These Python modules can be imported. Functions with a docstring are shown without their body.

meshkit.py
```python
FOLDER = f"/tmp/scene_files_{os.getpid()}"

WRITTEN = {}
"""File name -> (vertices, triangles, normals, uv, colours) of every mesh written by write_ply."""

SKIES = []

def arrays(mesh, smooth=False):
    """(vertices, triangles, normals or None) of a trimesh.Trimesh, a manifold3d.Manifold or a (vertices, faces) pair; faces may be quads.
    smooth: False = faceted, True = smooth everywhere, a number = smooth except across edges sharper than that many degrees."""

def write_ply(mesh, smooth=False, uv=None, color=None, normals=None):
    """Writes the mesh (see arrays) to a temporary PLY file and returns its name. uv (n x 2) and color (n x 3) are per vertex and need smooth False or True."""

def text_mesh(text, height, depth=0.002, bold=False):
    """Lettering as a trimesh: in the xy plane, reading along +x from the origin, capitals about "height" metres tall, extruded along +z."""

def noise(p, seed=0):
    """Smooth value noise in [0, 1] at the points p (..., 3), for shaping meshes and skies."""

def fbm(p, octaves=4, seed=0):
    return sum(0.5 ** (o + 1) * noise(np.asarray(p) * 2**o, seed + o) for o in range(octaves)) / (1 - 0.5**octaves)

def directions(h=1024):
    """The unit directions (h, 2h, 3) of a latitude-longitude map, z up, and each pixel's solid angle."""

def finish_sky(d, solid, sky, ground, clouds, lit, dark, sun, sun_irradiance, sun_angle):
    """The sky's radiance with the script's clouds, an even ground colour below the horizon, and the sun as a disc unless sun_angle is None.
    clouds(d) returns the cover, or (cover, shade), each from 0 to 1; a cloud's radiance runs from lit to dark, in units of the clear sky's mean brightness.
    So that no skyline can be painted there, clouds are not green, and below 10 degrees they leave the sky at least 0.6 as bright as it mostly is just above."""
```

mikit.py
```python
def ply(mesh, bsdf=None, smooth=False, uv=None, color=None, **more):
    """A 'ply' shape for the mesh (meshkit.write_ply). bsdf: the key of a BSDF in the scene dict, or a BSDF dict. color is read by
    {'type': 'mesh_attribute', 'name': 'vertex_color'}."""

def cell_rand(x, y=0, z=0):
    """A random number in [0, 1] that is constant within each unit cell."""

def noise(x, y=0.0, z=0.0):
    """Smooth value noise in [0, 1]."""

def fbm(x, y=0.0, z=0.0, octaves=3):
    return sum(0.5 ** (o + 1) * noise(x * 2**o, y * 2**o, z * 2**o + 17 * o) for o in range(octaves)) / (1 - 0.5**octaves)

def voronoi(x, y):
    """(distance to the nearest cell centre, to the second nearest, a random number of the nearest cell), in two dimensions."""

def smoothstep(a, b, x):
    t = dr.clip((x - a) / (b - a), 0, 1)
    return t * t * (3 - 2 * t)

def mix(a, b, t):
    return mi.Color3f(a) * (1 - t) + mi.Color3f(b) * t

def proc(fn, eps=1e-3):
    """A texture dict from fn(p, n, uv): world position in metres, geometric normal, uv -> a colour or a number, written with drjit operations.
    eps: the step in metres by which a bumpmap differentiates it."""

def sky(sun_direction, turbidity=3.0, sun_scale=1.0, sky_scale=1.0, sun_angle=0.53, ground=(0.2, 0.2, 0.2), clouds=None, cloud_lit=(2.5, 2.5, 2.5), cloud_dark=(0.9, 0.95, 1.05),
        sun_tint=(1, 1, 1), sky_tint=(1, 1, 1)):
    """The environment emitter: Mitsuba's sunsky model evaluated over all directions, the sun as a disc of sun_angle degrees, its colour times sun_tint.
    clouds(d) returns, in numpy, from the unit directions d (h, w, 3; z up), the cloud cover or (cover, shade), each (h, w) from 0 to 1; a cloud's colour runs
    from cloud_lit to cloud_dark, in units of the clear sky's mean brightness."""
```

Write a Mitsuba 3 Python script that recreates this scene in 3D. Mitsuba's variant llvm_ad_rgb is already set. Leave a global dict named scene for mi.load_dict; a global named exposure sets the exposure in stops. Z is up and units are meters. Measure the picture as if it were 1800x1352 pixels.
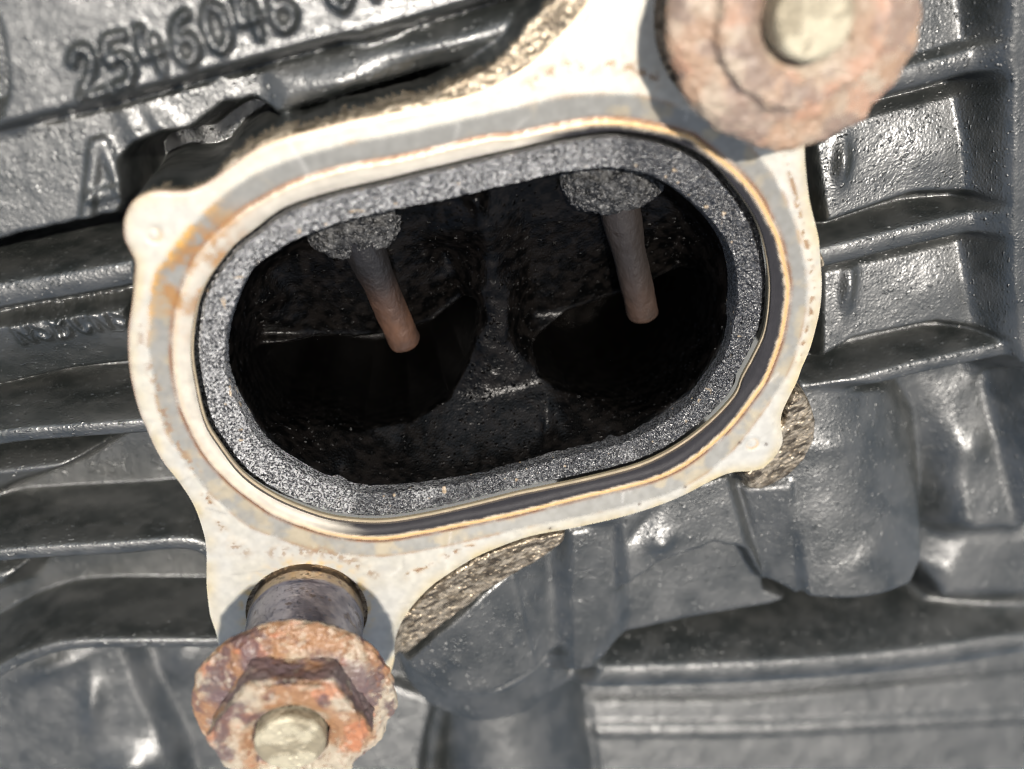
import math, random
import numpy as np
import drjit as dr
import mitsuba as mi
import trimesh, shapely
from shapely.geometry import Polygon, Point, LineString
from scipy.spatial import Delaunay
from scipy.interpolate import griddata
from scipy.ndimage import gaussian_filter
import mikit, meshkit
from mikit import proc, noise, fbm, smoothstep, mix, voronoi, cell_rand

random.seed(7); rng = np.random.default_rng(7)
scene = {'type': 'scene'}
labels = {}

# ---------------------------------------------------------------- camera, sky, exposure
# Local frame: millimetres on the head's port face. x right, y up along the face, z out of the face.
# UP_LOCAL is the vertical of the place: the face lies nearly flat, its lower edge in the picture a little higher.
UP_LOCAL = np.array([0.12, -0.34, 0.93])
SUN_LOCAL = np.array([0.03, 0.29, 0.955])
exposure = 2.4
F, W2, H2 = 1600.0, 900.0, 676.0          # focal length and half size of a 1800 x 1352 frame
FOOT = (690.0, -75.0)                     # where the face's normal through the lens meets the picture
_u = UP_LOCAL / np.linalg.norm(UP_LOCAL); _e = np.array([1.0, 0, 0]) - _u * _u[0]; _e /= np.linalg.norm(_e)
R = np.stack([_e, np.cross(_u, _e), _u])   # local -> world
_n = np.array([FOOT[0] - W2, FOOT[1] - H2, F]); _n /= np.linalg.norm(_n)
_x = np.array([1.0, 0, 0]) - _n * _n[0]; _x /= np.linalg.norm(_x)
_y = np.cross(_x, _n)
if _y[1] > 0: _y = -_y
DIST = 128.9                              # mm to the face along the axis
_o = np.array([0, 0, DIST])
M = np.stack([_x, _y, -_n])               # camera coordinates -> local
CAM = M @ (-_o)                           # lens position, local mm

def U(pts, z=0.0):
    """Where the sight lines of picture points meet the level z above the face (local mm): for measuring."""
    p = np.atleast_2d(np.asarray(pts, float))
    r = np.c_[p - [W2, H2], np.full(len(p), F)] @ M.T
    t = (np.broadcast_to(z, len(p)) - CAM[2]) / r[:, 2]
    return CAM[:2] + r[:, :2] * t[:, None]

def world(v):
    return np.asarray(v, float) @ R.T * 0.001

_up = R @ (M @ np.array([0, -1.0, 0]))
scene['camera'] = {
    'type': 'thinlens', 'fov': 2 * math.degrees(math.atan(W2 / F)), 'fov_axis': 'x',
    'aperture_radius': 0.0020, 'focus_distance': 0.134, 'near_clip': 0.01, 'far_clip': 100.0,
    'to_world': mi.ScalarTransform4f().look_at(origin=list(map(float, world(CAM))), target=[0.0, 0.0, 0.0], up=list(map(float, _up))),
    'film': {'type': 'hdrfilm', 'width': 1024, 'height': 769},
    'sampler': {'type': 'independent'},
}
def haze_clouds(d):
    p = d / np.maximum(d[..., 2:3] + .25, .1)
    n = meshkit.fbm(p * 1.3 + 20, 5, 3)
    return np.clip(.30 + 1.8 * (n - .5), 0, 1), np.clip(.35 + 1.6 * (meshkit.fbm(p * 2.1 + 50, 4, 8) - .5), 0, 1)
scene['sky'] = mikit.sky(list(map(float, R @ SUN_LOCAL)), turbidity=3, sun_angle=2.4, sun_scale=0.9, sky_tint=(1.16, 1.0, 0.86), sun_tint=(.89, 1.0, 1.20), ground=(.14, .14, .13), clouds=haze_clouds, cloud_lit=(2.5, 2.5, 2.5), cloud_dark=(1.2, 1.2, 1.2))

# ---------------------------------------------------------------- materials (textures work in local mm)
_RT = R.T * 1000.0
def loc(p):
    return [float(_RT[i, 0]) * p.x + float(_RT[i, 1]) * p.y + float(_RT[i, 2]) * p.z for i in range(3)]

def paint_col(p, n, uv):
    x, y, z = loc(p)
    a = fbm(x * .25 + 5, y * .25, z * .25)
    c = mix([.012, .014, .013], [.033, .034, .032], smoothstep(.3, .7, a))
    g = smoothstep(.56, .72, fbm(x * .5, y * .5 + 40, z * .5, octaves=3)) * .5
    return mix(c, [.07, .068, .06], g * .22)

def paint_rough(p, n, uv):
    x, y, z = loc(p)
    return .25 + .26 * fbm(x * .4, y * .4, z * .4 + 9)

def paint_bump(p, n, uv):
    x, y, z = loc(p)
    s = noise(x * 3.2, y * 3.2, z * 3.2)
    return (fbm(x * 1.1, y * 1.1, z * 1.1, octaves=3) * .30 + .40 * noise(x * 4.5, y * 4.5, z * 4.5) + 1.0 * smoothstep(.74, .95, s)) * .00013

scene['mat_paint'] = {'type': 'twosided', 'bsdf': {'type': 'bumpmap', 'bump': proc(paint_bump, eps=8e-5), 'nested': {
    'type': 'principled', 'base_color': proc(paint_col), 'roughness': proc(paint_rough), 'specular': 1.0, 'metallic': .12, 'clearcoat': 1.0, 'clearcoat_gloss': .7}}}

def iron_col(p, n, uv):
    x, y, z = loc(p)
    a = fbm(x * 1.3 + y * .5, (y - x * .45) * 2.6, z * 1.2, octaves=4)
    c = mix([.14, .11, .075], [.46, .385, .285], smoothstep(.3, .7, a))
    return mix(c, [.045, .035, .025], smoothstep(.52, .68, fbm(x * .5 + y * .3 + 9, (y - x * .45) * 1.5, z, octaves=4)) * .85)

def iron_bump(p, n, uv):
    x, y, z = loc(p)
    return (fbm(x * 2.2, y * 2.2, z * 2.2, octaves=3)) * .00035

scene['mat_iron'] = {'type': 'twosided', 'bsdf': {'type': 'bumpmap', 'bump': proc(iron_bump, eps=8e-5), 'nested': {
    'type': 'principled', 'base_color': proc(iron_col), 'roughness': .40, 'metallic': .7, 'specular': .5}}}

def ash_col(p, n, uv):
    x, y, z = loc(p)
    a = noise(x * 4.5, y * 4.5, z * 4.5) * .5 + noise(x * 10, y * 10, z * 10) * .5
    b = fbm(x * .22 + 3, y * .22, z * .2) * .6 + smoothstep(10, -26, x - y * .6) * .4
    c = mix([.010, .010, .011], [.34, .335, .33], smoothstep(.42, .64, a) * (.16 + .84 * smoothstep(.34, .60, b)))
    return mix(c, [.40, .30, .19], smoothstep(.86, .93, noise(x * 1.2, y * 1.2 + 7, z)) * .7)

def ash_bump(p, n, uv):
    x, y, z = loc(p)
    return (noise(x * 3.2, y * 3.2, z * 3.2) + .7 * noise(x * 7, y * 7, z * 7)) * .00030

scene['mat_ash'] = {'type': 'twosided', 'bsdf': {'type': 'bumpmap', 'bump': proc(ash_bump, eps=6e-5), 'nested': {
    'type': 'principled', 'base_color': proc(ash_col), 'roughness': .27, 'specular': 1.0}}}

def soot_col(p, n, uv):
    x, y, z = loc(p)
    a = fbm(x * .8, y * .8, z * .8)
    return mix([.0006, .0006, .0006], [.0045, .0038, .0034], smoothstep(.35, .7, a))

def soot_bump(p, n, uv):
    x, y, z = loc(p)
    return noise(x * 4.5, y * 4.5, z * 4.5) * .00006 + smoothstep(.78, .96, noise(x * 2.6 + 9, y * 2.6, z * 2.6)) * .00035

scene['mat_soot'] = {'type': 'twosided', 'bsdf': {'type': 'bumpmap', 'bump': proc(soot_bump, eps=8e-5), 'nested': {
    'type': 'principled', 'base_color': proc(soot_col), 'roughness': .30, 'specular': .16}}}

def crust_col(p, n, uv):
    x, y, z = loc(p)
    return mix([.010, .010, .010], [.075, .074, .072], smoothstep(.35, .75, fbm(x * 1.2, y * 1.2, z * 1.2, octaves=4)))
scene['mat_crust'] = {'type': 'twosided', 'bsdf': {'type': 'bumpmap', 'bump': proc(ash_bump, eps=6e-5), 'nested': {
    'type': 'principled', 'base_color': proc(crust_col), 'roughness': .4, 'specular': .6}}}

_ty = U([(660, 480), (705, 590)], -15)[:, 1]; T0, T1 = float(_ty[0]) + 2.0, float(_ty[1]) + 1.5
def stem_col(p, n, uv):
    x, y, z = loc(p)
    a = fbm(x * .5, y * .5, z * .5)
    t = smoothstep(T0, T1, y + 2.0 * (a - .5))
    c = mix([.010, .009, .009], [.070, .036, .022], t * (.45 + 1.6 * (a - .3)))
    return mix(c, [.028, .022, .019], smoothstep(2, 14, x) * .6)
def stem_bump(p, n, uv):
    x, y, z = loc(p)
    return fbm(x * 1.6, y * 1.6, z * 1.6) * .00014 + noise(x * 5, y * 5, z * 5) * .00006
scene['mat_stem'] = {'type': 'twosided', 'bsdf': {'type': 'bumpmap', 'bump': proc(stem_bump, eps=8e-5), 'nested': {
    'type': 'principled', 'base_color': proc(stem_col), 'roughness': .45, 'specular': .5}}}

scene['mat_gasket'] = {'type': 'twosided', 'bsdf': {'type': 'principled',
    'base_color': {'type': 'mesh_attribute', 'name': 'vertex_color'}, 'roughness': .40, 'metallic': .32, 'specular': .25}}

def rust_fn(seed, side=None, pink=0.0):
    def rust_col(p, n, uv):
        x, y, z = loc(p)
        x = x + seed
        a = fbm(x * .16, y * .16, z * .25, octaves=4)
        b = fbm(x * .30 + 31, y * .30, z * .35, octaves=4)
        d = fbm(x * 1.1 + 3, y * 1.1, z * 1.1, octaves=4)
        e = fbm(x * 2.6, y * 2.6 + 8, z * 2.6, octaves=3)
        c = mix([.33, .28, .21], [.25, .135, .07], smoothstep(.42, .58, a))
        c = mix(c, [.36, .14, .07], smoothstep(.54, .66, b) * .75)
        c = mix(c, [.075, .045, .048], smoothstep(.54, .62, fbm(x * .22 + 70, y * .22 + 5, z * .3, octaves=4)) * .85)
        c = mix(c, [.40, .35, .27], smoothstep(.56, .68, d) * .4)
        c = mix(c, [.17, .085, .05], smoothstep(.56, .70, e) * .6)
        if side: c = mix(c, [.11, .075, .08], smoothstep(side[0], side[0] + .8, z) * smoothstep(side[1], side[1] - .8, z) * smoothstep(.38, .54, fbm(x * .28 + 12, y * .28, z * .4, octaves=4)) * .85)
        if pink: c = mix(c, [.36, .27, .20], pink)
        return c
    return rust_col
def rust_bump(p, n, uv):
    x, y, z = loc(p)
    return fbm(x * 1.3, y * 1.3, z * 1.3, octaves=3) * .0006
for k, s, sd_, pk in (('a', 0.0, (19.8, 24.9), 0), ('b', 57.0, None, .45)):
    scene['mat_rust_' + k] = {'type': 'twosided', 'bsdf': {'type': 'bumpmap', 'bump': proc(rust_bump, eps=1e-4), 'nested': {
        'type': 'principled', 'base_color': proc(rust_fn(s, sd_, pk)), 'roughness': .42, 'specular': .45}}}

def tip_col(p, n, uv):
    x, y, z = loc(p)
    a = fbm(x * .5, y * .5, z * .5, octaves=4)
    return mix([.42, .375, .27], [.24, .205, .14], smoothstep(.42, .62, a))
scene['mat_tip'] = {'type': 'twosided', 'bsdf': {'type': 'bumpmap', 'bump': proc(iron_bump, eps=1e-4), 'nested': {
    'type': 'principled', 'base_color': proc(tip_col), 'roughness': .5, 'metallic': .3}}}

def sleeve_col(p, n, uv):
    x, y, z = loc(p)
    a = fbm(x * .35, y * .35, z * .35, octaves=4)
    top = smoothstep(3.6, 2.8, z + .8 * a)
    c = mix([.12, .12, .16], [.24, .235, .28], smoothstep(.35, .65, a))
    c = mix(c, [.33, .25, .16], top * .8)
    return mix(c, [.10, .08, .08], smoothstep(.6, .72, fbm(x * .6 + 8, y * .6, z * .6, octaves=4)) * .8)
scene['mat_sleeve'] = {'type': 'twosided', 'bsdf': {'type': 'bumpmap', 'bump': proc(paint_bump, eps=8e-5), 'nested': {
    'type': 'principled', 'base_color': proc(sleeve_col), 'roughness': .25, 'metallic': .85}}}

# ---------------------------------------------------------------- helpers
def put(key, v, f, mat, smooth=30, color=None, normals=None, **tags):
    """One entry of the scene from local-mm vertices."""
    m = trimesh.Trimesh(world(v), f, process=False)
    if normals is not None:
        path = meshkit.write_ply(m, False, None, color, normals @ R.T)
        scene[key] = {'type': 'ply', 'filename': path, 'face_normals': False, 'bsdf': {'type': 'ref', 'id': mat}}
    else:
        scene[key] = mikit.ply(m, mat, smooth=smooth, color=color)
    if tags: labels[key] = tags

def thing(key, label, category, group=None):
    labels[key] = {'label': label, 'category': category}
    if group: labels[key]['group'] = group

def seg_dist(x, y, a, b):
    d = b - a
    t = np.clip(((x - a[0]) * d[0] + (y - a[1]) * d[1]) / max(d @ d, 1e-9), 0, 1)
    return np.hypot(x - a[0] - t * d[0], y - a[1] - t * d[1])

def line_dist(x, y, pts):
    out = np.full(x.shape, 1e9)
    for a, b in zip(pts[:-1], pts[1:]):
        out = np.minimum(out, seg_dist(x, y, a, b))
    return out

def poly_sdf(x, y, pts):
    """Signed distance to a polygon, negative inside."""
    pts = np.asarray(pts)
    d = line_dist(x, y, np.vstack([pts, pts[:1]]))
    return np.where(shapely.contains_xy(Polygon(pts).buffer(0), x, y), -d, d)

def sst(a, b, x):
    t = np.clip((x - a) / (b - a), 0, 1)
    return t * t * (3 - 2 * t)

def spline(pts, n=8, closed=False):
    """Catmull-Rom through the points."""
    p = np.asarray(pts, float)
    q = np.vstack([p[-1:], p, p[:2]]) if closed else np.vstack([2 * p[0] - p[1], p, 2 * p[-1] - p[-2]])
    out = []
    for i in range(1, len(q) - 2):
        t = np.linspace(0, 1, n, endpoint=False)[:, None]
        a, b, c, d = q[i - 1], q[i], q[i + 1], q[i + 2]
        out.append(.5 * (2 * b + (c - a) * t + (2 * a - 5 * b + 4 * c - d) * t**2 + (3 * b - a - 3 * c + d) * t**3))
    if not closed: out.append(p[-1:])
    return np.vstack(out)

def mfbm(x, y, s, octaves=3, seed=0, z=0.0):
    return meshkit.fbm(np.stack([x * s, y * s, np.full_like(x, z)], -1) + 100.0, octaves, seed) - .5

# outlines measured on the photograph
GASKET = [(217,400),(220,380),(233,355),(255,341),(280,336),(303,337),(327,336),(347,330),(367,320),(392,302),(450,262),(505,241),(561,227),(617,213),(672,203),(739,189),(783,179),(839,163),(900,133),(933,111),(962,84),(993,53),(1015,27),(1033,0),(1058,-50),(1085,-110),(1130,-165),(1200,-205),(1300,-222),(1400,-205),(1490,-150),(1540,-80),(1562,10),(1545,100),(1500,180),(1450,225),(1418,250),(1415,270),(1417,300),(1423,350),(1433,392),(1440,423),(1443,467),(1445,500),(1442,542),(1433,583),(1423,617),(1410,647),(1401,672),(1384,706),(1375,727),(1373,745),(1376,771),(1374,784),(1362,804),(1342,823),(1318,829),(1295,830),(1274,835),(1248,847),(1202,871),(1150,892),(1083,912),(1006,929),(933,943),(878,962),(833,982),(789,1009),(756,1033),(724,1067),(704,1098),(694,1130),(692,1165),(675,1205),(640,1240),(590,1262),(530,1266),(470,1250),(420,1210),(392,1160),(380,1115),(370,1085),(366,1060),(363,1030),(363,1000),(362,960),(354,925),(340,888),(323,860),(307,838),(287,813),(270,783),(258,755),(248,733),(239,705),(229,660),(225,617),(225,583),(228,558),(232,533),(236,500),(238,475),(236,455),(227,438),(219,420)]
PORT = [(850,334),(917,319),(983,303),(1039,296),(1083,295),(1128,303),(1172,321),(1217,354),(1250,386),(1275,420),(1288,450),(1295,483),(1297,517),(1293,550),(1283,600),(1272,630),(1250,663),(1217,707),(1172,740),(1106,776),(1017,798),(933,820),(822,847),(733,862),(667,867),(600,859),(540,835),(483,800),(450,767),(417,710),(400,667),(395,625),(398,583),(410,542),(428,500),(450,467),(500,432),(539,412),(606,388),(694,368),(783,350)]
INNER = [(335,617),(342,550),(355,508),(375,475),(408,433),(450,400),(500,364),(583,336),(672,315),(739,298),(783,288),(850,272),(960,247),(1020,236),(1072,229),(1120,232),(1170,243),(1217,262),(1258,290),(1297,335),(1330,385),(1348,440),(1356,508),(1348,583),(1328,630),(1308,667),(1294,700),(1250,747),(1194,789),(1128,822),(1039,846),(950,865),(911,873),(822,895),(733,914),(667,922),(600,918),(550,906),(483,878),(425,838),(383,785),(358,742),(342,675)]
BEAD = [(308,533),(302,575),(300,608),(303,658),(313,708),(322,733),(342,775),(367,813),(408,855),(450,887),(483,908),(533,928),(592,945),(667,951),(733,942),(800,929),(889,911),(1000,884),(1028,877),(1128,853),(1194,827),(1250,787),(1294,744),(1328,700),(1350,667),(1373,608),(1383,567),(1390,517),(1388,483),(1375,423),(1358,383),(1333,338),(1292,293),(1233,247),(1211,233),(1144,216),(1078,208),(1011,213),(900,236),(850,241),(694,277),(606,292),(517,319),(450,354),(417,375),(358,428),(333,467),(317,508)]
BAND = [(272,500),(262,593),(262,617),(270,667),(283,733),(300,772),(327,813),(350,845),(383,880),(433,922),(483,943),(525,958),(575,972),(667,977),(733,969),(800,956),(867,940),(950,922),(1017,909),(1106,888),(1172,869),(1239,833),(1283,796),(1328,742),(1375,673),(1397,625),(1408,583),(1417,533),(1417,483),(1405,423),(1392,380),(1358,308),(1312,255),(1260,222),(1211,196),(1133,171),(1067,166),(989,171),(900,191),(850,203),(694,237),(606,254),(517,279),(450,306),(400,338),(367,370),(342,395),(300,450)]

gasket_l = spline(U(GASKET, 0), 4, True)
band_l = spline(U(BAND, 0), 4, True)
bead_l = spline(U(BEAD, -.4), 4, True)
inner_l = spline(U(INNER, -.5), 4, True)
port_l = spline(U(PORT, -2.2), 6, True)

# ---------------------------------------------------------------- the cylinder head casting: one field of heights, split into parts
STEP = 0.25
_c = np.vstack([U([(0, 0), (1800, 0), (0, 1352), (1800, 1352)], z_) for z_ in (0, -26)])
xs = np.arange(_c[:, 0].min() - 30, _c[:, 0].max() + 24, STEP); ys = np.arange(_c[:, 1].min() - 10, _c[:, 1].max() + 12, STEP)
print('field', len(xs), len(ys))
X, Y = np.meshgrid(xs, ys)
H = np.full(X.shape, -24.0)
LAB = np.zeros(X.shape, np.int16)
names = ['body']
def lab(name):
    n = names.count(name) + sum(1 for q in names if q.startswith(name + '_0'))
    names.append(name if n == 0 else f'{name}_{n:03d}')
    return len(names) - 1

def box_of(pts, pad):
    i0, i1 = np.searchsorted(xs, [pts[:, 0].min() - pad, pts[:, 0].max() + pad])
    j0, j1 = np.searchsorted(ys, [pts[:, 1].min() - pad, pts[:, 1].max() + pad])
    return slice(j0, j1), slice(i0, i1)

def face(px, z, w=1.5, name=None, gx=0.0, gy=0.0, ref=None, local=None, th=.5, wob=0.0, only_up=False, curv=None):
    """A plateau of the casting: outline measured at its level, walls of width w."""
    pts = U(px, z) if local is None else local
    s = box_of(pts, w + 1); x, y = X[s], Y[s]
    d = poly_sdf(x, y, pts)
    if wob: d = d + abs(wob) * mfbm(x, y, .5, 4 if wob > 0 else 2, 3)
    m = sst(w * .5, -w * .5, d)
    r = pts.mean(0) if ref is None else U([ref], z)[0]
    zt = z + gx * (x - r[0]) + gy * (y - r[1])
    h = H[s]
    if curv:
        a_ = U([curv[0]], z)[0]; b_ = U([curv[1]], z)[0]; t_ = (b_ - a_) / np.linalg.norm(b_ - a_)
        zt = zt - curv[2] * ((x - a_[0]) * -t_[1] + (y - a_[1]) * t_[0])**2
    if only_up: zt = np.maximum(zt, h)
    H[s] = h + (zt - h) * m
    l = lab(name) if isinstance(name, str) else (name or 0)
    LAB[s] = np.where(m > th, l, LAB[s])
    return l

def rib(px, z, r, name='rib', k=1.2, drop=9.0):
    """A rounded rib along a line, blended into what is there."""
    pts = spline(U(px, z), 6)
    s = box_of(pts, r + 5); x, y = X[s], Y[s]
    d = line_dist(x, y, pts)
    q = d / r
    top = z - .35 * r * np.minimum(q, 1)**2 - np.maximum(q - .75, 0)**1.3 * drop
    h = H[s]; e = np.clip(.5 + .5 * (top - h) / k, 0, 1)
    H[s] = h * (1 - e) + top * e + k * e * (1 - e)
    if name is not None:
        l = lab(name) if isinstance(name, str) else name
        LAB[s] = np.where((top > h - .2), l, LAB[s])

def bead(pts, r, up, name=None):
    """A raised line (or a groove when up < 0) on the surface, in local mm."""
    s = box_of(pts, r + 1); x, y = X[s], Y[s]
    d = line_dist(x, y, pts)
    m = np.sqrt(np.clip(1 - (d / r)**2, 0, 1)) * .6 + .4 * sst(r * 1.35, r * .5, d)
    H[s] += up * m
    if name is not None: LAB[s] = np.where(d < r, name, LAB[s])

def bump(px, z, rx, up, ry=None, ang=0.0):
    c = U([px], z)[0]; ry = ry or rx
    s = box_of(np.array([c - 3 * max(rx, ry), c + 3 * max(rx, ry)]), 0); x, y = X[s] - c[0], Y[s] - c[1]
    ca, sa = math.cos(math.radians(ang)), math.sin(math.radians(ang))
    u, v = x * ca + y * sa, -x * sa + y * ca
    H[s] += up * np.exp(-(u / rx)**2 - (v / ry)**2)

# upper left: the numbered face, its bevel, the face with the letter and the pocket under it
face([(-160,-260),(1250,-360),(1020,-60),(985,-30),(900,-5),(640,72),(600,76),(367,137),(200,182),(0,230),(-160,275)], -8, 1.5, gy=-.10)
face([(-160,245),(0,225),(200,180),(367,135),(600,75),(900,-5),(1000,-40),(1010,0),(960,60),(910,97),(880,102),(790,118),(680,150),(560,182),(485,211),(470,195),(445,182),(400,192),(365,215),(335,236),(290,240),(250,255),(222,285),(234,345),(222,378),(160,390),(0,425),(-160,465)], -8, 1.6, gy=-.10, wob=.5)
face([(478,130),(600,95),(900,20),(960,10),(930,70),(860,95),(780,112),(680,142),(560,175),(490,200)], -7, 4)
face([(-160,-260),(1250,-360),(1020,-60),(985,-35),(900,-10),(640,66),(600,71),(367,132),(200,177),(0,225),(-160,270)], -4.5, 3.0, gy=-.06, ref=(300,120))
bead(spline(U([(-160,268),(0,222),(200,173),(367,128),(600,67),(640,62),(900,-14),(985,-40)], -4.5), 6), 1.1, .55)
bump((600,150), -7, 4.5, .9, 1.6, 12); bump((775,80), -7, 4.5, .9, 1.6, 12); bump((900,35), -6, 5, .9, 2, 30)
face([(-160,-40),(5,-5),(32,40),(45,110),(45,150),(30,185),(0,195),(-160,205)], -14, 3)
bump((245,235), -8, 1.2, .8, 3.2, 25); bump((290,225), -8, 1.4, .9, 3.2, 35)
# left: ribs and pockets
rib([(-160,555),(0,520),(110,502),(250,476)], -8, 2.3)
face([(-160,590),(0,552),(100,535),(245,510),(250,650),(120,668),(0,700),(-160,735)], -14, 2.5, gy=.55)
rib([(-160,800),(0,770),(100,760),(275,748)], -9, 1.7)
face([(-160,830),(60,800),(185,788),(120,830),(40,860),(-160,960)], -16, 4, gy=.4)
rib([(-160,1005),(0,978),(200,965),(330,957),(380,980)], -10, 1.7)
face([(-160,1000),(60,990),(20,1040),(-160,1100)], -17, 5)
rib([(-160,1270),(0,1180),(60,1152),(150,1134),(390,1132)], -10, 1.5)
lowleft = face([(-160,1330),(0,1200),(80,1165),(200,1152),(400,1146),(520,1700),(-160,1700)], -19, 2.5, 'lower_panel', gy=-.22)
face([(215,1150),(400,1146),(520,1700),(380,1700),(335,1380),(310,1310),(255,1225)], -21, 5, lowleft, gy=-.2)
bump((235,1340), -19, 5, 2.2, 3.5, 10)
bump((155,1255), -19, 2.0, 1.4, 5, -8); bump((90,1200), -19, 6, 1.2, 2, 20); bump((320,1180), -22, 5, 1.5, 4, 60)
# lower right: face under the gasket, slot, ledge and panels
face([(1000,1260),(1450,1215),(1960,1170),(1960,1700),(960,1700)], -18, 3.5, 'lower_panel', gy=-.34)
bead(spline(U([(1050,1292),(1300,1285),(1500,1268),(1960,1225)], -18), 6), .7, -1.0)
bead(spline(U([(1060,1335),(1300,1327),(1500,1316),(1960,1285)], -18), 6), 1.6, .9)
face([(1040,1105),(1330,1050),(1960,1020),(1960,1085),(1700,1125),(1450,1160),(1020,1180)], -10, 2.4, 'ledge', gy=-2.0, ref=(1450,1178))
rib([(985,1196),(1200,1191),(1450,1178),(1650,1157),(1960,1108)], -7.4, 3.3)
rib([(1085,1092),(1200,1074),(1345,1046)], -9.2, 1.6, None)
face([(985,930),(1150,890),(1250,850),(1320,830),(1340,900),(1350,1030),(1410,1052),(1330,1066),(1200,1088),(1100,1108),(1030,1170),(980,1170)], -8, 2.2, gy=-.12, ref=(1200,1030))
face([(985,930),(1150,890),(1250,850),(1320,830),(1340,900),(1345,1025),(1310,972),(1260,962),(1180,985),(1100,1032),(1050,1090),(1010,1160),(980,1170)], -4.5, 1.6, gy=-.14, wob=.9)
bump((1165,955), -4.5, 2.2, 1.1, 1.6, 30); bump((1135,930), -4.5, 1.3, -.7, 4.0, -40); bump((1150,990), -4.5, 1.2, -.6, 2.2, 20)
# the neck below the boss
face([(640,1235),(770,1265),(745,1352),(735,1600),(560,1600),(600,1330)], -15, 2.5, gy=-.3)
face([(790,1270),(1000,1235),(1050,1280),(1080,1600),(750,1600)], -15, 3, 'neck', gy=-.3, curv=((880,1280),(900,1400),.03))
# right: ribs and panels
face([(1420,-300),(2100,-300),(2100,1060),(1640,1060),(1420,720)], -15, 5)
face([(1480,-300),(1752,-300),(1752,95),(1600,135),(1500,160)], -11, 3, 'panel', gy=-.16)
face([(1425,250),(1500,205),(1752,140),(1752,340),(1600,345),(1440,400)], -11, 2.5, 'panel', gx=.03, gy=-.16)
face([(1445,475),(1600,440),(1752,400),(1752,585),(1640,570),(1500,600),(1430,640)], -11, 2.5, 'panel', gx=.03, gy=-.16)
face([(1430,640),(1500,600),(1640,570),(1660,620),(1500,660),(1420,690)], -14, 4)
rib([(1430,458),(1600,415),(1765,378)], -8.3, 2.2, k=2.2)
rib([(1540,150),(1660,120),(1770,88)], -7.5, 2.2, k=2.2)
face([(1752,-300),(2000,-300),(2000,980),(1795,935),(1775,640),(1758,500)], -4.5, 5, 'side_wall')
face([(1655,690),(1745,640),(1775,640),(1792,928),(1690,936),(1655,920)], -11, 8.0, 'panel', gy=-.25)
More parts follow.
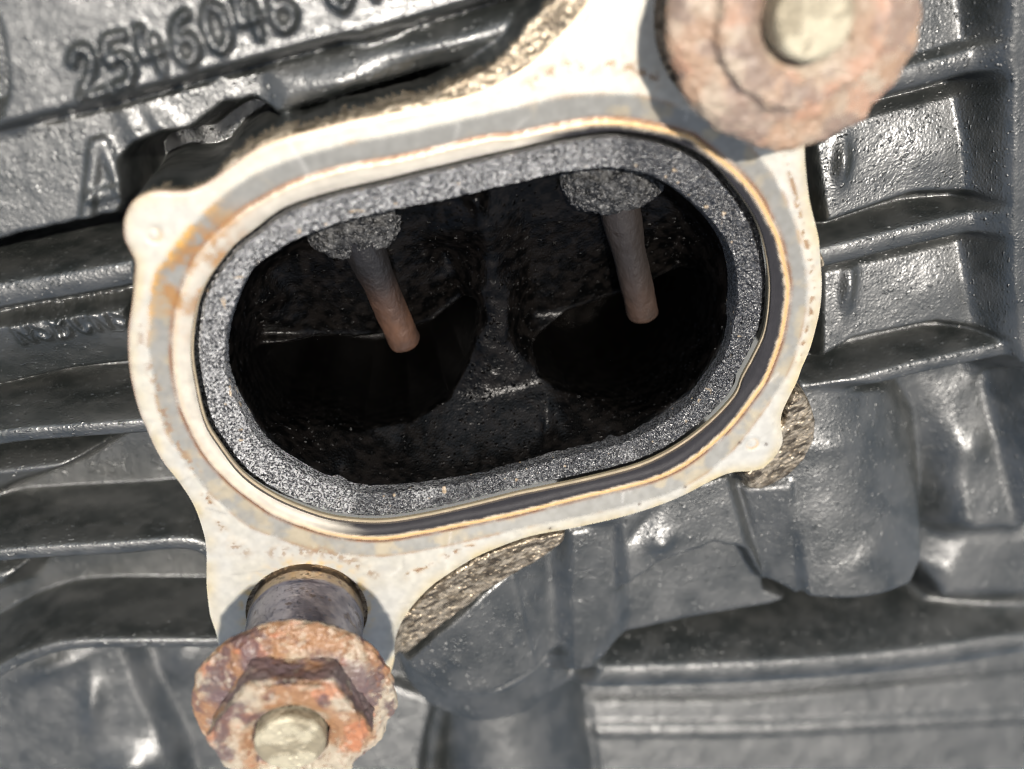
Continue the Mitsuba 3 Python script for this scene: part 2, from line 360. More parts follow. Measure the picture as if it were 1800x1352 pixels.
face([(1640,1000),(1690,937),(1795,930),(2000,890),(2000,1040),(1800,1056),(1640,1058)], -12, 8, gy=-.2)
rib([(1400,706),(1500,676),(1620,645),(1765,614)], -6.5, 1.7, k=2.2)
bump((1493,505), -11, 1.1, 1.3, 3.2); bump((1480,285), -11, 1.1, 1.3, 3.0)
bump((1650,260), -11, 7, .8, 5); bump((1660,500), -11, 7, .8, 5); bump((1715,790), -10, 3, .9, 3)
# bosses
face([(1305,862),(1328,960),(1345,1022),(1410,1050),(1500,1043),(1600,1031),(1640,992),(1656,900),(1654,770),(1610,705),(1440,690),(1400,660),(1300,840)], -4.2, 3.5, 'stud_boss', gy=-.20, curv=((1450,700),(1500,1050),.022))
b2 = len(names) - 1
face([(1308,866),(1392,850),(1404,1046),(1345,1020)], -5.6, 1.5, b2, gx=.28)
bump((1520,960), -5, 5, .5, 3, 35); bump((1480,790), -5, 5, .45, 1.6, 0)
face([(960,930),(1080,920),(1090,1080),(1040,1190),(960,1200)], -6.5, 4, gy=-.05)
face([(676,1165),(700,1232),(742,1272),(830,1288),(930,1273),(1010,1238),(1045,1190),(1050,1080),(1025,925),(700,1080)], -6.5, 3.5, 'stud_boss', gy=.05, curv=((800,1000),(880,1290),.022))
b1 = len(names) - 1
face([(684,1150),(715,1160),(760,1115),(800,1085),(850,1045),(900,1015),(960,980),(1000,935),(1030,950),(1022,1050),(1002,1150),(945,1190),(850,1224),(760,1214),(718,1182)], -3.4, 1.8, b1, gx=-.04, gy=-.04, curv=((780,1000),(870,1290),.016))
face([(985,925),(1085,915),(1095,1090),(1050,1185),(985,1190)], -5.6, 5, b1, gy=-.05, only_up=True)
bead(spline(U([(718,1182),(760,1213),(850,1224),(945,1191),(1000,1150)], -6), 6), .5, .28)
bead(spline(U([(905,1022),(922,1100),(945,1190)], -4.5), 6), .4, .22)
for x_, y_ in ((800,1150),(760,1160),(840,1190),(900,1120)): bump((x_, y_), -5, 1.2, .25)

# the machined port flange and its rough edges
fl = lab('port_flange')
off = np.array(Polygon(gasket_l).buffer(.45).exterior.coords)[:-1]
face(None, -1.2, 1.2, fl, local=off, th=.95)
raw = lab('raw_edge')
RAW1 = [(684,1150),(700,1090),(724,1060),(756,1026),(789,1003),(833,975),(878,955),(933,938),(1003,926),(995,955),(960,985),(900,1020),(850,1050),(800,1090),(760,1120),(715,1160)]
RAW2 = [(1395,672),(1428,700),(1440,740),(1437,780),(1422,812),(1395,842),(1340,870),(1312,864),(1303,832),(1330,815),(1360,790),(1370,750),(1372,715)]
RAW3 = [(350,340),(392,306),(450,270),(505,249),(617,221),(739,197),(839,171),(933,119),(993,62),(1033,8),(1090,-110),(1020,-110),(985,-55),(965,-5),(925,35),(890,82),(845,114),(738,160),(614,190),(500,218),(438,240),(398,270),(376,298),(350,326)]
RAW4 = [(225,480),(240,470),(240,510),(232,520)]
RAW5 = [(1430,400),(1452,440),(1456,470),(1440,480)]
pad1 = lab('raw_pad'); pad2 = lab('raw_pad')
face(RAW1, -1.9, 1.0, pad1, gx=-.05, gy=.10, wob=.5)
face(RAW2, -1.9, 1.0, pad2, gx=-.10, gy=.08, wob=.5)
face(np.array(RAW3) , -1.7, 1.3, raw, th=.96, wob=-1.0)
raw4 = lab('raw_edge'); raw5 = lab('raw_edge')
face(RAW4, -3, 1.0, raw4, wob=.6); face(RAW5, -3, 1.0, raw5, wob=.6)
face(None, -1.2, 1.2, fl, local=off, th=.95)

# cast-on characters: strokes in a unit cell (x right 0..1, y up 0..1)
GL = {
 '2': [[(0,.8),(.25,1),(.7,1),(.9,.75),(.7,.5),(.2,.2),(0,0)],[(0,0),(1,0)]],
 '5': [[(.95,1),(.15,1),(.05,.55),(.6,.62),(.95,.35),(.7,.02),(.1,.02)]],
 '4': [[(.2,1),(.02,.42),(1,.42)],[(.72,.72),(.72,0)]],
 '6': [[(.85,.98),(.35,.85),(.05,.4),(.2,.05),(.6,0),(.92,.25),(.7,.52),(.2,.45)]],
 '0': [[(.5,1),(.1,.75),(.1,.25),(.5,0),(.9,.25),(.9,.75),(.5,1)]],
 '1': [[(.2,.8),(.5,1),(.5,0)]],
 'A': [[(0,0),(.42,1),(.58,1),(1,0)],[(.2,.36),(.8,.36)]],
 'N': [[(0,0),(0,1),(.9,0),(.9,1)]],
 'S': [[(.9,.85),(.5,1),(.1,.8),(.3,.55),(.75,.42),(.9,.2),(.5,0),(.05,.15)]],
 'B': [[(0,0),(0,1),(.6,1),(.8,.77),(.55,.53),(0,.53)],[(.55,.53),(.9,.27),(.6,0),(0,0)]],
 'C': [[(.9,.82),(.5,1),(.1,.7),(.1,.3),(.5,0),(.9,.18)]],
}
def char(c, base, right, up, z, r, h, name, wob=0.0):
    """One raised character; base/right/up are picture points of its cell's corner and edges."""
    o, a, b = (U([p], z)[0] for p in (base, right, up))
    l = lab(name)
    for st in GL[c]:
        q = np.array([o + u * (a - o) + v * (b - o) for u, v in st])
        q = spline(q, 4) if c in '2560SBC' else q
        bead(q, r, h, l)
        if wob:
            for t in q[::3]: bump_local(t, r * .9, wob * (.3 + random.random()))
def bump_local(c, r, up):
    s = box_of(np.array([c - 3 * r, c + 3 * r]), 0); x, y = X[s] - c[0], Y[s] - c[1]
    H[s] += up * np.exp(-(x * x + y * y) / (r * r))
# digits along the upper left face
o0, dirv, upv = np.array([148, 172.]), np.array([56.5, -19.6]), np.array([-24, -78.])
for i, c in enumerate('2546046 01'):
    if c == ' ': continue
    b0 = o0 + dirv * (i if i < 7 else i - .25)
    char(c, b0, b0 + dirv * .66, b0 + upv, -4.5, .64, .85, 'cast_digit', .6)
char('A', (158,392), (238,372), (136,262), -8, .9, .7, 'cast_letter')
o0, dirv, upv = np.array([42, 602.]), np.array([34.5, -7.0]), np.array([-19, -52.])
for i, c in enumerate('NSBCNS'):
    b0 = o0 + dirv * i
    char(c, b0, b0 + dirv * .66, b0 + upv, -13, .40, .75, 'cast_letter')

# cast skin: soft waves and grit; then cut out the port
H += .22 * mfbm(X, Y, .12, 3, 11) * (H < -2.2) + .13 * mfbm(X, Y, .45, 3, 5) + .035 * mfbm(X, Y, 1.3, 2, 6)
rawm = gaussian_filter(((LAB == raw) | (LAB == pad1) | (LAB == pad2)).astype(float), 1.5)
H += rawm * (.35 * mfbm(X, Y, .8, 3, 21) + .12 * mfbm(X, Y, 2.0, 2, 22))
cut = poly_sdf(X, Y, inner_l) < .35
Hs = gaussian_filter(H, .9)
V = np.stack([X, Y, Hs], -1).reshape(-1, 3)
gy_, gx_ = np.gradient(Hs, STEP)
N = np.stack([-gx_, -gy_, np.ones_like(Hs)], -1); N /= np.linalg.norm(N, axis=-1, keepdims=True); N = N.reshape(-1, 3)
idx = np.arange(X.size).reshape(X.shape)
q = np.stack([idx[:-1, :-1], idx[:-1, 1:], idx[1:, 1:], idx[1:, :-1]], -1).reshape(-1, 4)
qin = ~(cut[:-1, :-1] | cut[:-1, 1:] | cut[1:, 1:] | cut[1:, :-1]).reshape(-1)
ql = LAB[:-1, :-1].reshape(-1)
thing('cylinder_head', 'black painted cast iron cylinder head with oval exhaust port', 'cylinder head')
def head_part(name, code):
    qs = q[qin & (ql == code)]
    if not len(qs): return
    f = np.vstack([qs[:, [0, 1, 2]], qs[:, [0, 2, 3]]])
    u, inv = np.unique(f, return_inverse=True)
    mat = 'mat_iron' if name.startswith(('raw_', 'port_flange')) else 'mat_paint'
    put('cylinder_head__' + name, V[u], inv.reshape(-1, 3), mat, normals=N[u])
for code, name in enumerate(names): head_part(name, code)

# the sooted port rim: a ring of grains between the gasket and the port
def resample(pts, n):
    p = np.vstack([pts, pts[:1]]); s = np.r_[0, np.cumsum(np.linalg.norm(np.diff(p, axis=0), axis=1))]
    t = np.linspace(0, s[-1], n, endpoint=False)
    return np.c_[np.interp(t, s, p[:, 0]), np.interp(t, s, p[:, 1])]
def ccw(p):
    return p if np.sum(p[:, 0] * np.roll(p[:, 1], -1) - p[:, 1] * np.roll(p[:, 0], -1)) > 0 else p[::-1]
def align(p, c):
    p = ccw(p); a = np.arctan2(p[:, 1] - c[1], p[:, 0] - c[0])
    return np.roll(p, -int(np.argmin(np.abs(a))), axis=0)
cen = port_l.mean(0); NS, NR = 1500, 56
outer_ring = np.array(Polygon(inner_l).buffer(-1.0, quad_segs=32).exterior.coords)[:-1]
pi_, po_ = align(resample(port_l, NS), cen), align(resample(outer_ring, NS), cen)
d0 = np.linalg.norm(pi_[:, None, ::25] if False else pi_ - po_, axis=1)
t = np.linspace(0, 1, NR)
t = np.r_[-.10, -.05, -.02, t, 1.012, 1.02, 1.25, 1.5]
zz = np.r_[-6.0, -4.0, -2.7, -2.2 + .75 * np.linspace(0, 1, NR)**.8, -2.6, -4.6, -4.6, -4.4]
ring = pi_[None] + (po_ - pi_)[None] * np.clip(t, -.06, 1.6)[:, None, None]
grain = .34 * mfbm(ring[..., 0], ring[..., 1], 1.5, 3, 31) + .26 * mfbm(ring[..., 0], ring[..., 1], 4.0, 2, 32) + .3 * mfbm(ring[..., 0], ring[..., 1], .3, 2, 33)
rz = zz[:, None] + grain * np.where((zz > -2.6), 1, .4)[:, None]
edge = mfbm(ring[0][:, 0], ring[0][:, 1], 1.2, 3, 41) * .28
nrm = (po_ - pi_) / np.maximum(d0, 1e-6)[:, None]
ring = ring + (edge[None, :, None] * np.exp(-np.abs(t) * 6)[:, None, None]) * nrm[None]
rv = np.concatenate([ring, rz[..., None]], -1).reshape(-1, 3)
ri = np.arange(len(t) * NS).reshape(len(t), NS)
rq = np.stack([ri[:-1], np.roll(ri, -1, 1)[:-1], np.roll(ri, -1, 1)[1:], ri[1:]], -1).reshape(-1, 4)[:, ::-1]
put('cylinder_head__port_rim', rv, np.vstack([rq[:, [0, 1, 2]], rq[:, [0, 2, 3]]]), 'mat_ash', smooth=True)
labels['cylinder_head__port_rim'] = {'label': 'grey granular soot crust round the port mouth'}

# the two ducts behind the rim
CP = []
def cp(z, *pts): CP.extend((*U([p], z)[0], z) for p in pts)
lip = resample(np.array(Polygon(port_l).buffer(.5).exterior.coords)[:-1], 160)
CP += [(a, b, -2.6) for a, b in lip]
inl = resample(np.array(Polygon(port_l).buffer(-1.0).exterior.coords)[:-1], 160)
port_top = U([(850,560)], -5)[0][1]
for a, b in inl:
    CP.append((a, b, -10.0 if b > port_top else -6.0))
cp(-14, (470,470),(440,560),(520,440)); cp(-20, (450,585),(550,585),(640,586)); cp(-17, (520,520),(620,520),(700,520)); cp(-14, (600,440),(700,440),(740,420))
cp(-18, (740,500),(770,470)); cp(-22, (690,585),(760,560),(815,515)); cp(-19, (800,480),(780,440))
cp(-13, (930,390),(1000,380),(1200,390)); cp(-17, (930,460),(1010,460),(1100,450),(1200,440)); cp(-21, (935,555),(1000,545),(1100,512),(1200,462),(1255,430))
cp(-5, (838,355)); cp(-9, (850,400)); cp(-12, (858,450),(862,500)); cp(-13, (856,570),(852,640)); cp(-12.5, (850,700)); cp(-9, (850,760)); cp(-3.6, (850,822))
cp(-13, (832,430),(842,520),(838,600)); cp(-13, (888,440),(896,520),(895,600))
cp(-14, (410,640),(450,690),(540,735),(640,745),(720,728),(790,685),(825,620)); cp(-9.5, (500,790),(600,810),(700,800),(780,770))
cp(-13, (930,640),(960,668),(1010,690),(1090,700),(1180,675),(1240,640),(1275,560)); cp(-9, (960,760),(1060,750),(1150,725),(1225,675))
CP = np.array(CP)
st = .25
ix = np.arange(port_l[:, 0].min() - .4, port_l[:, 0].max() + .4, st); iy = np.arange(port_l[:, 1].min() - .4, port_l[:, 1].max() + .4, st)
IX, IY = np.meshgrid(ix, iy)
IZ = griddata(CP[:, :2], CP[:, 2], (IX, IY), method='linear', fill_value=-2.6)
sd = poly_sdf(IX, IY, port_l)
IZ = IZ * sst(-.2, -2.2, sd) + np.where(sd > -2.2, IZ, IZ) * (1 - sst(-.2, -2.2, sd))
IZ = gaussian_filter(IZ, 2.6)
TH_L = np.vstack([U([(402,590),(500,590),(600,590),(680,592),(760,572),(800,540),(830,514)], -21.5), U([(832,570),(815,635),(785,690),(720,728),(640,742),(540,728),(450,688),(408,640)], -14)])
TH_R = np.vstack([U([(935,590),(1000,552),(1100,518),(1200,468),(1258,432)], -21), U([(1278,500),(1270,570),(1240,632),(1180,668),(1090,694),(1010,684),(955,655)], -13)])
pit = np.maximum(sst(.8, -1.6, poly_sdf(IX, IY, TH_L)), sst(.8, -1.6, poly_sdf(IX, IY, TH_R)))
soot = .4 * mfbm(IX, IY, .35, 3, 51) + .10 * mfbm(IX, IY, 1.6, 2, 52)
IZ = IZ + soot * sst(0, -2, sd)
pit = pit * sst(-.6, -2.0, sd)
IY2 = IY - 60 * pit * .20
IZ2 = IZ - 60 * pit
iv = np.stack([IX, IY2, IZ2], -1).reshape(-1, 3)
ii = np.arange(IX.size).reshape(IX.shape)
iq = np.stack([ii[:-1, :-1], ii[:-1, 1:], ii[1:, 1:], ii[1:, :-1]], -1).reshape(-1, 4)
keep = (sd[:-1, :-1] < .45).reshape(-1)
iq = iq[keep]
put('cylinder_head__port_duct', iv, np.vstack([iq[:, [0, 1, 2]], iq[:, [0, 2, 3]]]), 'mat_soot', smooth=True)
labels['cylinder_head__port_duct'] = {'label': 'soot black twin exhaust duct with a dividing web'}

# guide bosses hanging at the back of the port, and the valve stems below them
def lump(key, cpx, z, rx, ry, rz_, mat, seed, ang=0.0):
    m = trimesh.creation.icosphere(subdivisions=5)
    v = m.vertices * [rx, ry, rz_]
    ca, sa = math.cos(math.radians(ang)), math.sin(math.radians(ang))
    v = v @ np.array([[ca, sa, 0], [-sa, ca, 0], [0, 0, 1]])
    c = np.r_[U([cpx], z)[0], z]
    n = m.vertices
    d = (meshkit.fbm(v * .9 + 50, 3, seed) - .5) * 1.4 + (meshkit.fbm(v * 2.6 + 50, 2, seed + 5) - .5) * .8
    put(key, v + c + n * d[:, None], m.faces, mat, smooth=True)
lump('cylinder_head__guide_boss', (620,390), -12.5, 7.0, 5.0, 4.0, 'mat_crust', 61, 8)
lump('cylinder_head__guide_boss_001', (1078,310), -10.0, 7.4, 5.2, 4.5, 'mat_crust', 62, 5)

def tube(p0, p1, prof, n=48, seed=0, amp=0.0):
    """A turned bar from p0 to p1; prof = (t, radius) pairs."""
    a = (p1 - p0); L = np.linalg.norm(a); a = a / L
    e = np.cross(a, [0, 0, 1.0]); e /= np.linalg.norm(e); g = np.cross(a, e)
    th = np.linspace(0, 2 * np.pi, n, endpoint=False)
    v, rows = [], len(prof)
    for tt, r in prof:
        v.append(p0 + a * tt * L + r * (np.cos(th)[:, None] * e + np.sin(th)[:, None] * g))
    v = np.vstack(v)
    if amp: 
        k = (meshkit.fbm(v * .8 + 80, 3, seed) - .5) * amp
        ax = p0 + np.outer((v - p0) @ a, a); rr = v - ax
        v = v + rr / np.maximum(np.linalg.norm(rr, axis=1, keepdims=True), 1e-6) * k[:, None] * (np.linalg.norm(rr, axis=1, keepdims=True) > .1)
    i = np.arange(rows * n).reshape(rows, n)
    qd = np.stack([i[:-1], i[1:], np.roll(i, -1, 1)[1:], np.roll(i, -1, 1)[:-1]], -1).reshape(-1, 4)
    return v, np.vstack([qd[:, [0, 1, 2]], qd[:, [0, 2, 3]]])
def stem_prof(r, collar):
    p = [(0, collar), (.15, collar)] + [(a, r + (collar - r) * (1 - sst(.15, .45, a))) for a in np.linspace(.18, .45, 10)]
    p += [(a, r) for a in np.linspace(.48, .95, 16)] + [(.965, r * .985), (.98, r * .93), (.992, r * .82), (1.0, r * .6), (1.002, .01)]
    return p
for k, (a, b, za, zb, lb) in enumerate((((628,408), (714,606), -12, -17.0, 'rusty brown valve stem in the left half of the port'),
                                       ((1085,350), (1131,556), -11, -16.5, 'sooty grey brown valve stem in the right half of the port'))):
    v, f = tube(np.r_[U([a], za)[0], za], np.r_[U([b], zb)[0], zb], stem_prof(2.5, 2.9), seed=70 + k, amp=.35)
    key = 'valve_stem' + ('' if k == 0 else '_001')
    put(key, v, f, 'mat_stem', smooth=35, label=lb, category='valve stem', group='valve stems in the exhaust port')

# ---------------------------------------------------------------- the exhaust gasket
def fill(outer, holes, gap, extra=()):
    """Points and triangles of a plate: dense along its outlines and the extra lines, gridded between them."""
    P = Polygon(outer, holes).buffer(0)
    x0, y0, x1, y1 = P.bounds
    gx, gy = np.meshgrid(np.arange(x0, x1, gap), np.arange(y0, y1, gap * .866)); gx = gx + (np.arange(gx.shape[0]) % 2)[:, None] * gap / 2
    g = np.c_[gx.ravel(), gy.ravel()] + rng.normal(0, gap * .05, (gx.size, 2))
    rings = [np.asarray(r_)[:-1] if np.allclose(r_[0], r_[-1]) else np.asarray(r_) for r_ in [outer, *holes]]
    rings = [resample(r_, max(24, int(Polygon(r_).length / (gap * .8)))) for r_ in rings]
    lines = [resample(np.asarray(e), int(Polygon(e).length / (gap * .8))) for e in extra]
    lines = [l[shapely.contains_xy(P.buffer(-gap * .7), l[:, 0], l[:, 1])] for l in lines]
    skel = np.vstack(rings + lines)
    from scipy.spatial import cKDTree
    g = g[shapely.contains_xy(P.buffer(-gap * .5), g[:, 0], g[:, 1])]
    g = g[cKDTree(skel).query(g)[0] > gap * .6]
    pts = np.vstack([skel, g])
    tri = Delaunay(pts).simplices
    c = pts[tri].mean(1)
    tri = tri[shapely.contains_xy(P, c[:, 0], c[:, 1])]
    e = pts[tri]; a = (e[:, 1, 0] - e[:, 0, 0]) * (e[:, 2, 1] - e[:, 0, 1]) - (e[:, 1, 1] - e[:, 0, 1]) * (e[:, 2, 0] - e[:, 0, 0])
    tri = np.where((a < 0)[:, None], tri[:, ::-1], tri)
    return pts, tri[np.abs(a) > 1e-7], rings

LOWER_C = U([(540,1078)], 0)[0]; UPPER_C = U([(1441,33)], 17.5)[0]
def circle(c, r, n=160):
    a = np.linspace(0, 2 * np.pi, n, endpoint=False)
    return np.c_[c[0] + r * np.cos(a), c[1] + r * np.sin(a)]
HOLE_L = 9.3; HOLE_U = float(UPPER_C[0] - U([(1148,45)], 0)[0][0]); print('upper', UPPER_C, HOLE_U)
holes = [inner_l, circle(LOWER_C, HOLE_L), circle(UPPER_C, HOLE_U)]
gp, gt, rings = fill(gasket_l, holes, .32, (band_l, bead_l))
gx, gy = gp[:, 0], gp[:, 1]
dband, dbead, dinn = (poly_sdf(gx, gy, q_) for q_ in (band_l, bead_l, inner_l))
slope = np.clip(-dband / np.maximum(-dband + np.maximum(dbead, 0), 1e-6), 0, 1)
gz = np.where(dband > 0, 0, -.45 * slope)
gz = np.where(np.abs(dband) < .35, -.45 * (.35 - dband)**2 / 1.4 / np.maximum(-dband + np.maximum(dbead, .1), 2.0), gz)
lipw = np.clip(-dbead, 0, 3)
gz = np.where(dbead < 0, -.45 + .30 * sst(0, .22, lipw) - .12 * sst(.3, 1.2, lipw) - .25 * sst(1.2, 2.6, lipw), gz)
gz += -.22 * sst(2.2, 0, np.abs(poly_sdf(gx, gy, gasket_l))) * 0
for cpx in ((270,412),(1322,780)):
    c = U([cpx], 0)[0]; rr = np.hypot(gx - c[0], gy - c[1]); gz += -.10 * np.exp(-((rr - .85) / .35)**2)
dout = -poly_sdf(gx, gy, gasket_l)
gz += -.10 * np.exp(-(dout / .35)**2)
gz += .05 * mfbm(gx, gy, .15, 3, 81)

# heat tint and stains of the sheet metal
def mixc(c, col, a): return c * (1 - a[:, None]) + np.array(col) * a[:, None]
n1, n2, n3 = mfbm(gx, gy, .35, 4, 91), mfbm(gx, gy, 1.1, 3, 92), mfbm(gx, gy, .10, 3, 93)
col = np.tile([.50, .475, .41], (len(gp), 1))
col = mixc(col, [.47, .46, .43], sst(-.1, .15, n3 + .3 * n1) * .6)
inband = sst(.2, -.2, dband) * sst(-.2, .2, dbead)
col = mixc(col, [.235, .23, .212], inband * .94)
col = mixc(col, [.38, .32, .22], inband * sst(.0, .22, n1 + .5 * n3) * .7)
cg = port_l.mean(0); ang = np.degrees(np.arctan2(gy - cg[1], gx - cg[0]))
def sector(a0, a1, soft=12):
    m = (ang - a0) % 360; w = (a1 - a0) % 360
    return sst(-soft, soft, np.where(m > 180 + w / 2, m - 360, m)) * sst(w + soft, w - soft, np.where(m > 180 + w / 2, m - 360, m))
# gold and brown rings along the bead, the burnt lip
lip_ = dbead < 0
col = mixc(col, [.50, .455, .38], lip_ * .9)
col = mixc(col, [.62, .36, .12], np.exp(-((lipw - .55) / .30)**2) * lip_ * (.25 + .75 * np.clip(sector(-130, 70), 0, 1)) * .9)
burnt = sst(.75, 1.15, lipw + .5 * n2) * lip_ * np.clip(sector(-128, 78, 8) + .25 * sst(1.8, 2.6, lipw + n1), 0, 1)
col = mixc(col, [.012, .012, .017], burnt * .97)
col = mixc(col, [.20, .09, .04], np.exp(-((dbead - .05) / .27)**2) * np.clip(.9 + 2 * n1, 0, 1) * .95)
col = mixc(col, [.28, .17, .09], np.exp(-((dband - .1) / .22)**2) * np.clip(.25 + 4 * n1, 0, 1) * .7)
tl = sst(13, 3, np.hypot(gx - U([(330,470)], 0)[0][0], gy - U([(330,470)], 0)[0][1]))
col = mixc(col, [.30, .15, .05], (dband < .3) * np.clip(tl * (.4 + 3.5 * n1 + 2 * n2), 0, 1) * .85)
col = mixc(col, [.52, .30, .08], np.exp(-(dband / .5)**2) * tl * np.clip(.6 + 3 * n2, 0, 1))
edge_up = np.clip(sector(40, 200, 20), 0, 1)
col = mixc(col, [.20, .10, .07], np.exp(-(dout / .28)**2) * edge_up * .9)
# yellowed outer edge, rust creeping at the bolt hole
col = mixc(col, [.50, .41, .24], np.exp(-(dout / 1.3)**2) * (1 - .7 * np.exp(-(dout / .4)**2) * edge_up) * np.clip(.55 + 1.5 * n1, 0, 1))
dl = np.hypot(gx - LOWER_C[0], gy - LOWER_C[1]) - HOLE_L
col = mixc(col, [.50, .36, .17], np.exp(-(dl / 1.2)**2) * np.clip(.3 + 3.5 * n2, 0, 1))
col = mixc(col, [.33, .33, .31], sst(7.0, 6.3, dl + .6 * n1) * sst(LOWER_C[1] - 1, LOWER_C[1] - 5, gy) * .6)
def specks(px, w, strength, seed):
    """Small rust pits strung along a line."""
    global col
    l = spline(U(px, 0), 6); d = line_dist(gx, gy, l)
    k = mfbm(gx, gy, 1.6, 3, seed)
    col = mixc(col, [.16, .08, .05], np.exp(-(d / w)**2) * sst(.02, .12, k) * strength)
    col = mixc(col, [.55, .38, .18], np.exp(-(d / (w * 2.4))**2) * np.clip(.3 + 2 * k, 0, 1) * .35 * strength)
specks([(360,870),(375,895),(392,930),(410,960)], .35, 1, 101); specks([(410,960),(430,970)], .6, .7, 102)
specks([(715,1012),(760,990),(800,970),(830,960)], .35, 1, 103); specks([(620,990),(660,1012)], .5, .6, 104); specks([(480,972),(560,970),(620,985)], .8, .6, 105)
specks([(1380,265),(1395,330),(1410,400),(1425,460),(1428,520),(1422,570),(1400,640)], .32, 1, 106)
specks([(930,150),(985,118),(1040,115),(1080,113),(1110,118),(1150,138)], .7, .8, 107)
specks([(262,640),(280,700),(300,760),(345,830)], .5, .7, 108); specks([(250,570),(246,620)], .4, .5, 109)
for px in ((1204,856),(1124,886),(1347,781),(1300,779),(967,929)):
    c = U([px], 0)[0]; col = mixc(col, [.06, .04, .03], np.exp(-((np.hypot(gx - c[0], gy - c[1])) / .26)**2))
for cpx in ((270,412),(1322,780)):
    c = U([cpx], 0)[0]; rr = np.hypot(gx - c[0], gy - c[1]); col = mixc(col, [.45, .30, .15], np.exp(-((rr - .85) / .25)**2) * np.clip(.5 + (gy - c[1] - gx + c[0]) * -.4, 0, 1) * .8)
for k in range(170):
    a_ = rng.uniform([gx.min(), gy.min()], [gx.max(), gy.max()]); th_ = rng.normal(.9, .5); ln = rng.uniform(1.5, 7)
    b_ = a_ + ln * np.array([math.cos(th_), math.sin(th_)])
    near = (np.abs(gx - (a_[0] + b_[0]) / 2) < ln) & (np.abs(gy - (a_[1] + b_[1]) / 2) < ln) & (dbead > .3)
    if near.any():
        w_ = np.zeros(len(gp)); w_[near] = np.exp(-(seg_dist(gx[near], gy[near], a_, b_) / .2)**2) * rng.uniform(.15, .45)
        col = mixc(col, [.30, .28, .24] if k % 3 else [.62, .60, .56], w_)
col = np.clip(col * (1 + .30 * n2[:, None]), .008, .8)

thing('exhaust_gasket', 'pale heat stained sheet metal gasket round the oval exhaust port', 'gasket')
put('exhaust_gasket__sheet', np.c_[gp, gz], gt, 'mat_gasket', smooth=True, color=col)
def skirt(key, ring_, top, bottom, colour, noise_amp=.0):
    """The cut edge of the sheet."""
    n = len(ring_); v = np.vstack([np.c_[ring_, np.full(n, top) if np.isscalar(top) else top], np.c_[ring_, np.full(n, bottom)]])
    i = np.arange(n); j = (i + 1) % n
    f = np.vstack([np.c_[i, j, j + n], np.c_[i, j + n, i + n]])
    put(key, v, f, 'mat_gasket', smooth=True, color=np.tile(colour, (2 * n, 1)))
n_out = [len(r_) for r_ in rings]; o = np.r_[0, np.cumsum(n_out)]
for k, r_ in enumerate(rings):
    skirt('exhaust_gasket__cut_edge' + ('' if k == 0 else f'_{k:03d}'), r_, gz[o[k]:o[k + 1]] - .004, -1.15, [.40, .33, .24] if k != 1 else [.10, .09, .09])
# the lower sheet shows as a thin pale line inside the lip
low_in = np.array(Polygon(inner_l).buffer(-.22).exterior.coords)[:-1] + [0.05, .18]
lp, lt, lr = fill(np.array(Polygon(inner_l).buffer(1.2).exterior.coords)[:-1], [low_in], .5)
put('exhaust_gasket__lower_sheet', np.c_[lp, np.full(len(lp), -1.05)], lt, 'mat_gasket', smooth=True, color=np.tile([.36, .30, .21], (len(lp), 1)) * (1 + .5 * mfbm(lp[:, 0], lp[:, 1], .8, 3, 95))[:, None])
skirt('exhaust_gasket__lower_sheet_edge', lr[1], -1.05, -1.6, [.40, .33, .22])

# ---------------------------------------------------------------- studs, sleeves and rusty nuts
def hexr(th, rc, phase, rnd=.10):
    """Radius of a hexagon with rounded corners."""
    a = (th - phase + np.pi / 6) % (np.pi / 3) - np.pi / 6
    ap = rc * math.cos(math.pi / 6)
    r = ap / np.cos(np.abs(((th - phase) % (np.pi / 3)) - np.pi / 6))
    return r * (1 - rnd) + rc * (1 - .06) * rnd
def polar(c, prof, n=220, seed=0, amp=.5, cap=True):
    """Profile rows (z, radius function of angle) round a centre, with corroded relief."""
    th = np.linspace(0, 2 * np.pi, n, endpoint=False)
    v = np.vstack([np.c_[c[0] + rf(th) * np.cos(th), c[1] + rf(th) * np.sin(th), np.full(n, z)] for z, rf in prof])
    d = (meshkit.fbm(v * .35 + 90, 4, seed) - .5) * amp * 2.2 + (meshkit.fbm(v * 1.2 + 40, 3, seed + 3) - .5) * amp * .9
    r = v[:, :2] - c; rl = np.linalg.norm(r, axis=1, keepdims=True)
    v[:, :2] += r / np.maximum(rl, 1e-6) * d[:, None] * .8
    v[:, 2] += d * .45
    rows = len(prof); i = np.arange(rows * n).reshape(rows, n)
    qd = np.stack([i[:-1], np.roll(i, -1, 1)[:-1], np.roll(i, -1, 1)[1:], i[1:]], -1).reshape(-1, 4)
    return v, np.vstack([qd[:, [0, 1, 2]], qd[:, [0, 2, 3]]])
def cst(r): return lambda th: np.full(th.shape, float(r))
def lerp_rows(rows, k):
    out = []
    for (z0, f0), (z1, f1) in zip(rows[:-1], rows[1:]):
        for s in np.linspace(0, 1, k, endpoint=False):
            out.append((z0 + (z1 - z0) * s, (lambda f0, f1, s: lambda th: f0(th) * (1 - s) + f1(th) * s)(f0, f1, s)))
    return out + [rows[-1]]
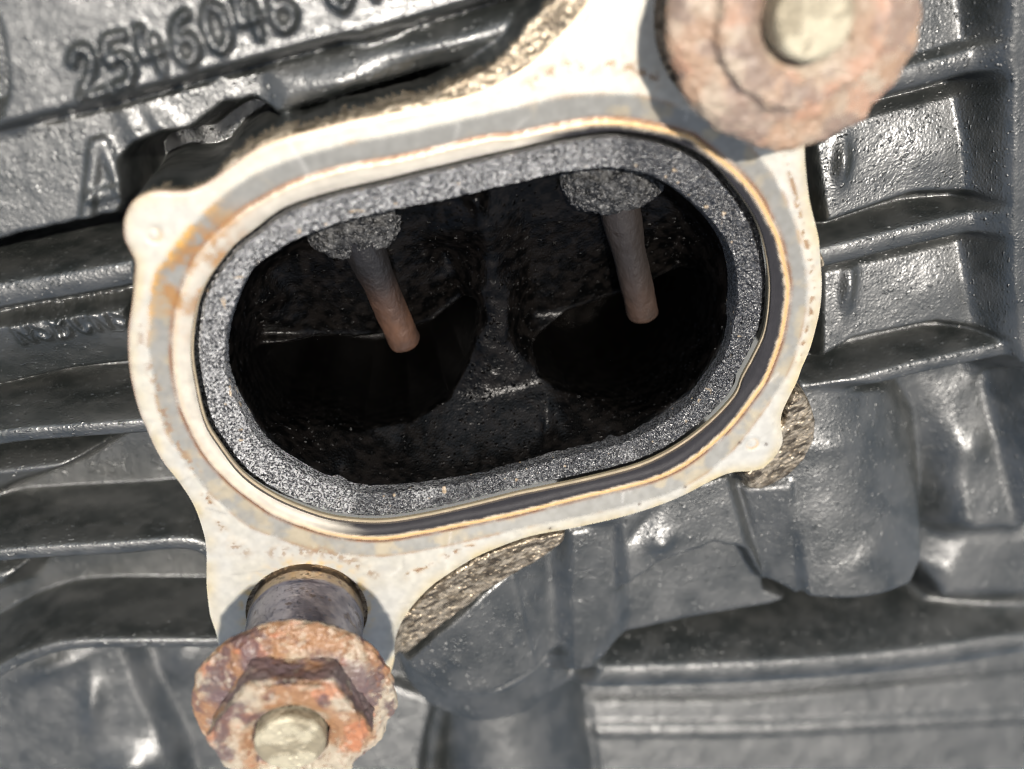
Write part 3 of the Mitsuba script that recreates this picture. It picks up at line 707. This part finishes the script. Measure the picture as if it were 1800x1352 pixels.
def bolt_set(suffix, c, z0, rfl, rhex, htop, rtip, phase, mat, seed, words, rsl, rnd=.10, stick=.35):
    nut = 'flange_nut' + suffix
    thing(nut, words[0], 'nut', 'rusty flange nuts')
    hx = lambda s: (lambda th: hexr(th, rhex * s, phase, rnd))
    fr = lerp_rows([(z0 - .1, cst(rsl - 2)), (z0, cst(rfl * .93)), (z0 + .5, cst(rfl)), (z0 + 1.3, cst(rfl * .985)), (z0 + 1.9, cst(rfl * .92)), (z0 + 2.6, cst(rhex * .98)), (z0 + 2.9, cst(rhex * .80))], 6)
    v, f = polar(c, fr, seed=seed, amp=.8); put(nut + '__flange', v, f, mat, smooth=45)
    t0 = z0 + 1.7
    hr = lerp_rows([(t0, hx(.98)), (htop - .9, hx(1.0)), (htop - .35, hx(.97)), (htop, lambda th: np.minimum(hexr(th, rhex, phase, rnd), rhex * .88)), (htop + .02, cst(rtip * 1.42)), (htop - .75, cst(rtip * 1.12)), (htop - 1.2, cst(rtip * 1.06)), (htop - 3, cst(rtip * 1.03))], 6)
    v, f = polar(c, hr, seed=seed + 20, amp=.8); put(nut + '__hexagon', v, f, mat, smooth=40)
    st_ = lerp_rows([(-1.2, cst(rtip)), (htop + stick, cst(rtip)), (htop + stick + .4, cst(rtip * .95)), (htop + stick + .55, cst(rtip * .85)), (htop + stick + .6, cst(.01))], 8)
    v, f = polar(c, st_, n=96, seed=seed + 40, amp=.10)
    put('stud' + suffix, v, f, 'mat_tip', smooth=40, label=words[1], category='stud', group='threaded studs')
    sl = lerp_rows([(-1.15, cst(rsl * .97)), (.6, cst(rsl * .97)), (.9, cst(rsl)), (3.2, cst(rsl)), (3.8, cst(rsl * .99)), (z0 - .4, cst(rsl * .99)), (z0 - .05, cst(rsl * .95)), (z0, cst(rtip + .3))], 6)
    v, f = polar(c, sl, n=160, seed=seed + 60, amp=.05)
    put('spacer_sleeve' + suffix, v, f, 'mat_sleeve', smooth=40, label=words[2], category='sleeve')
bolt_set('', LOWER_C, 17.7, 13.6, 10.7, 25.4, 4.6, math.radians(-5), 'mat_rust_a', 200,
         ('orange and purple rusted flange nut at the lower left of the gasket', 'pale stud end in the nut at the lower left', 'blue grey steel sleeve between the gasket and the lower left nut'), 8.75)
bolt_set('_001', UPPER_C, 10.4, 14.7, 10.6, 14.3, 4.5, math.radians(12), 'mat_rust_b', 240,
         ('pale brown rusted flange nut at the upper right of the gasket', 'greenish yellow stud end in the nut at the upper right', 'sleeve mostly hidden under the upper right nut'), 9.0, .8, 1.7)
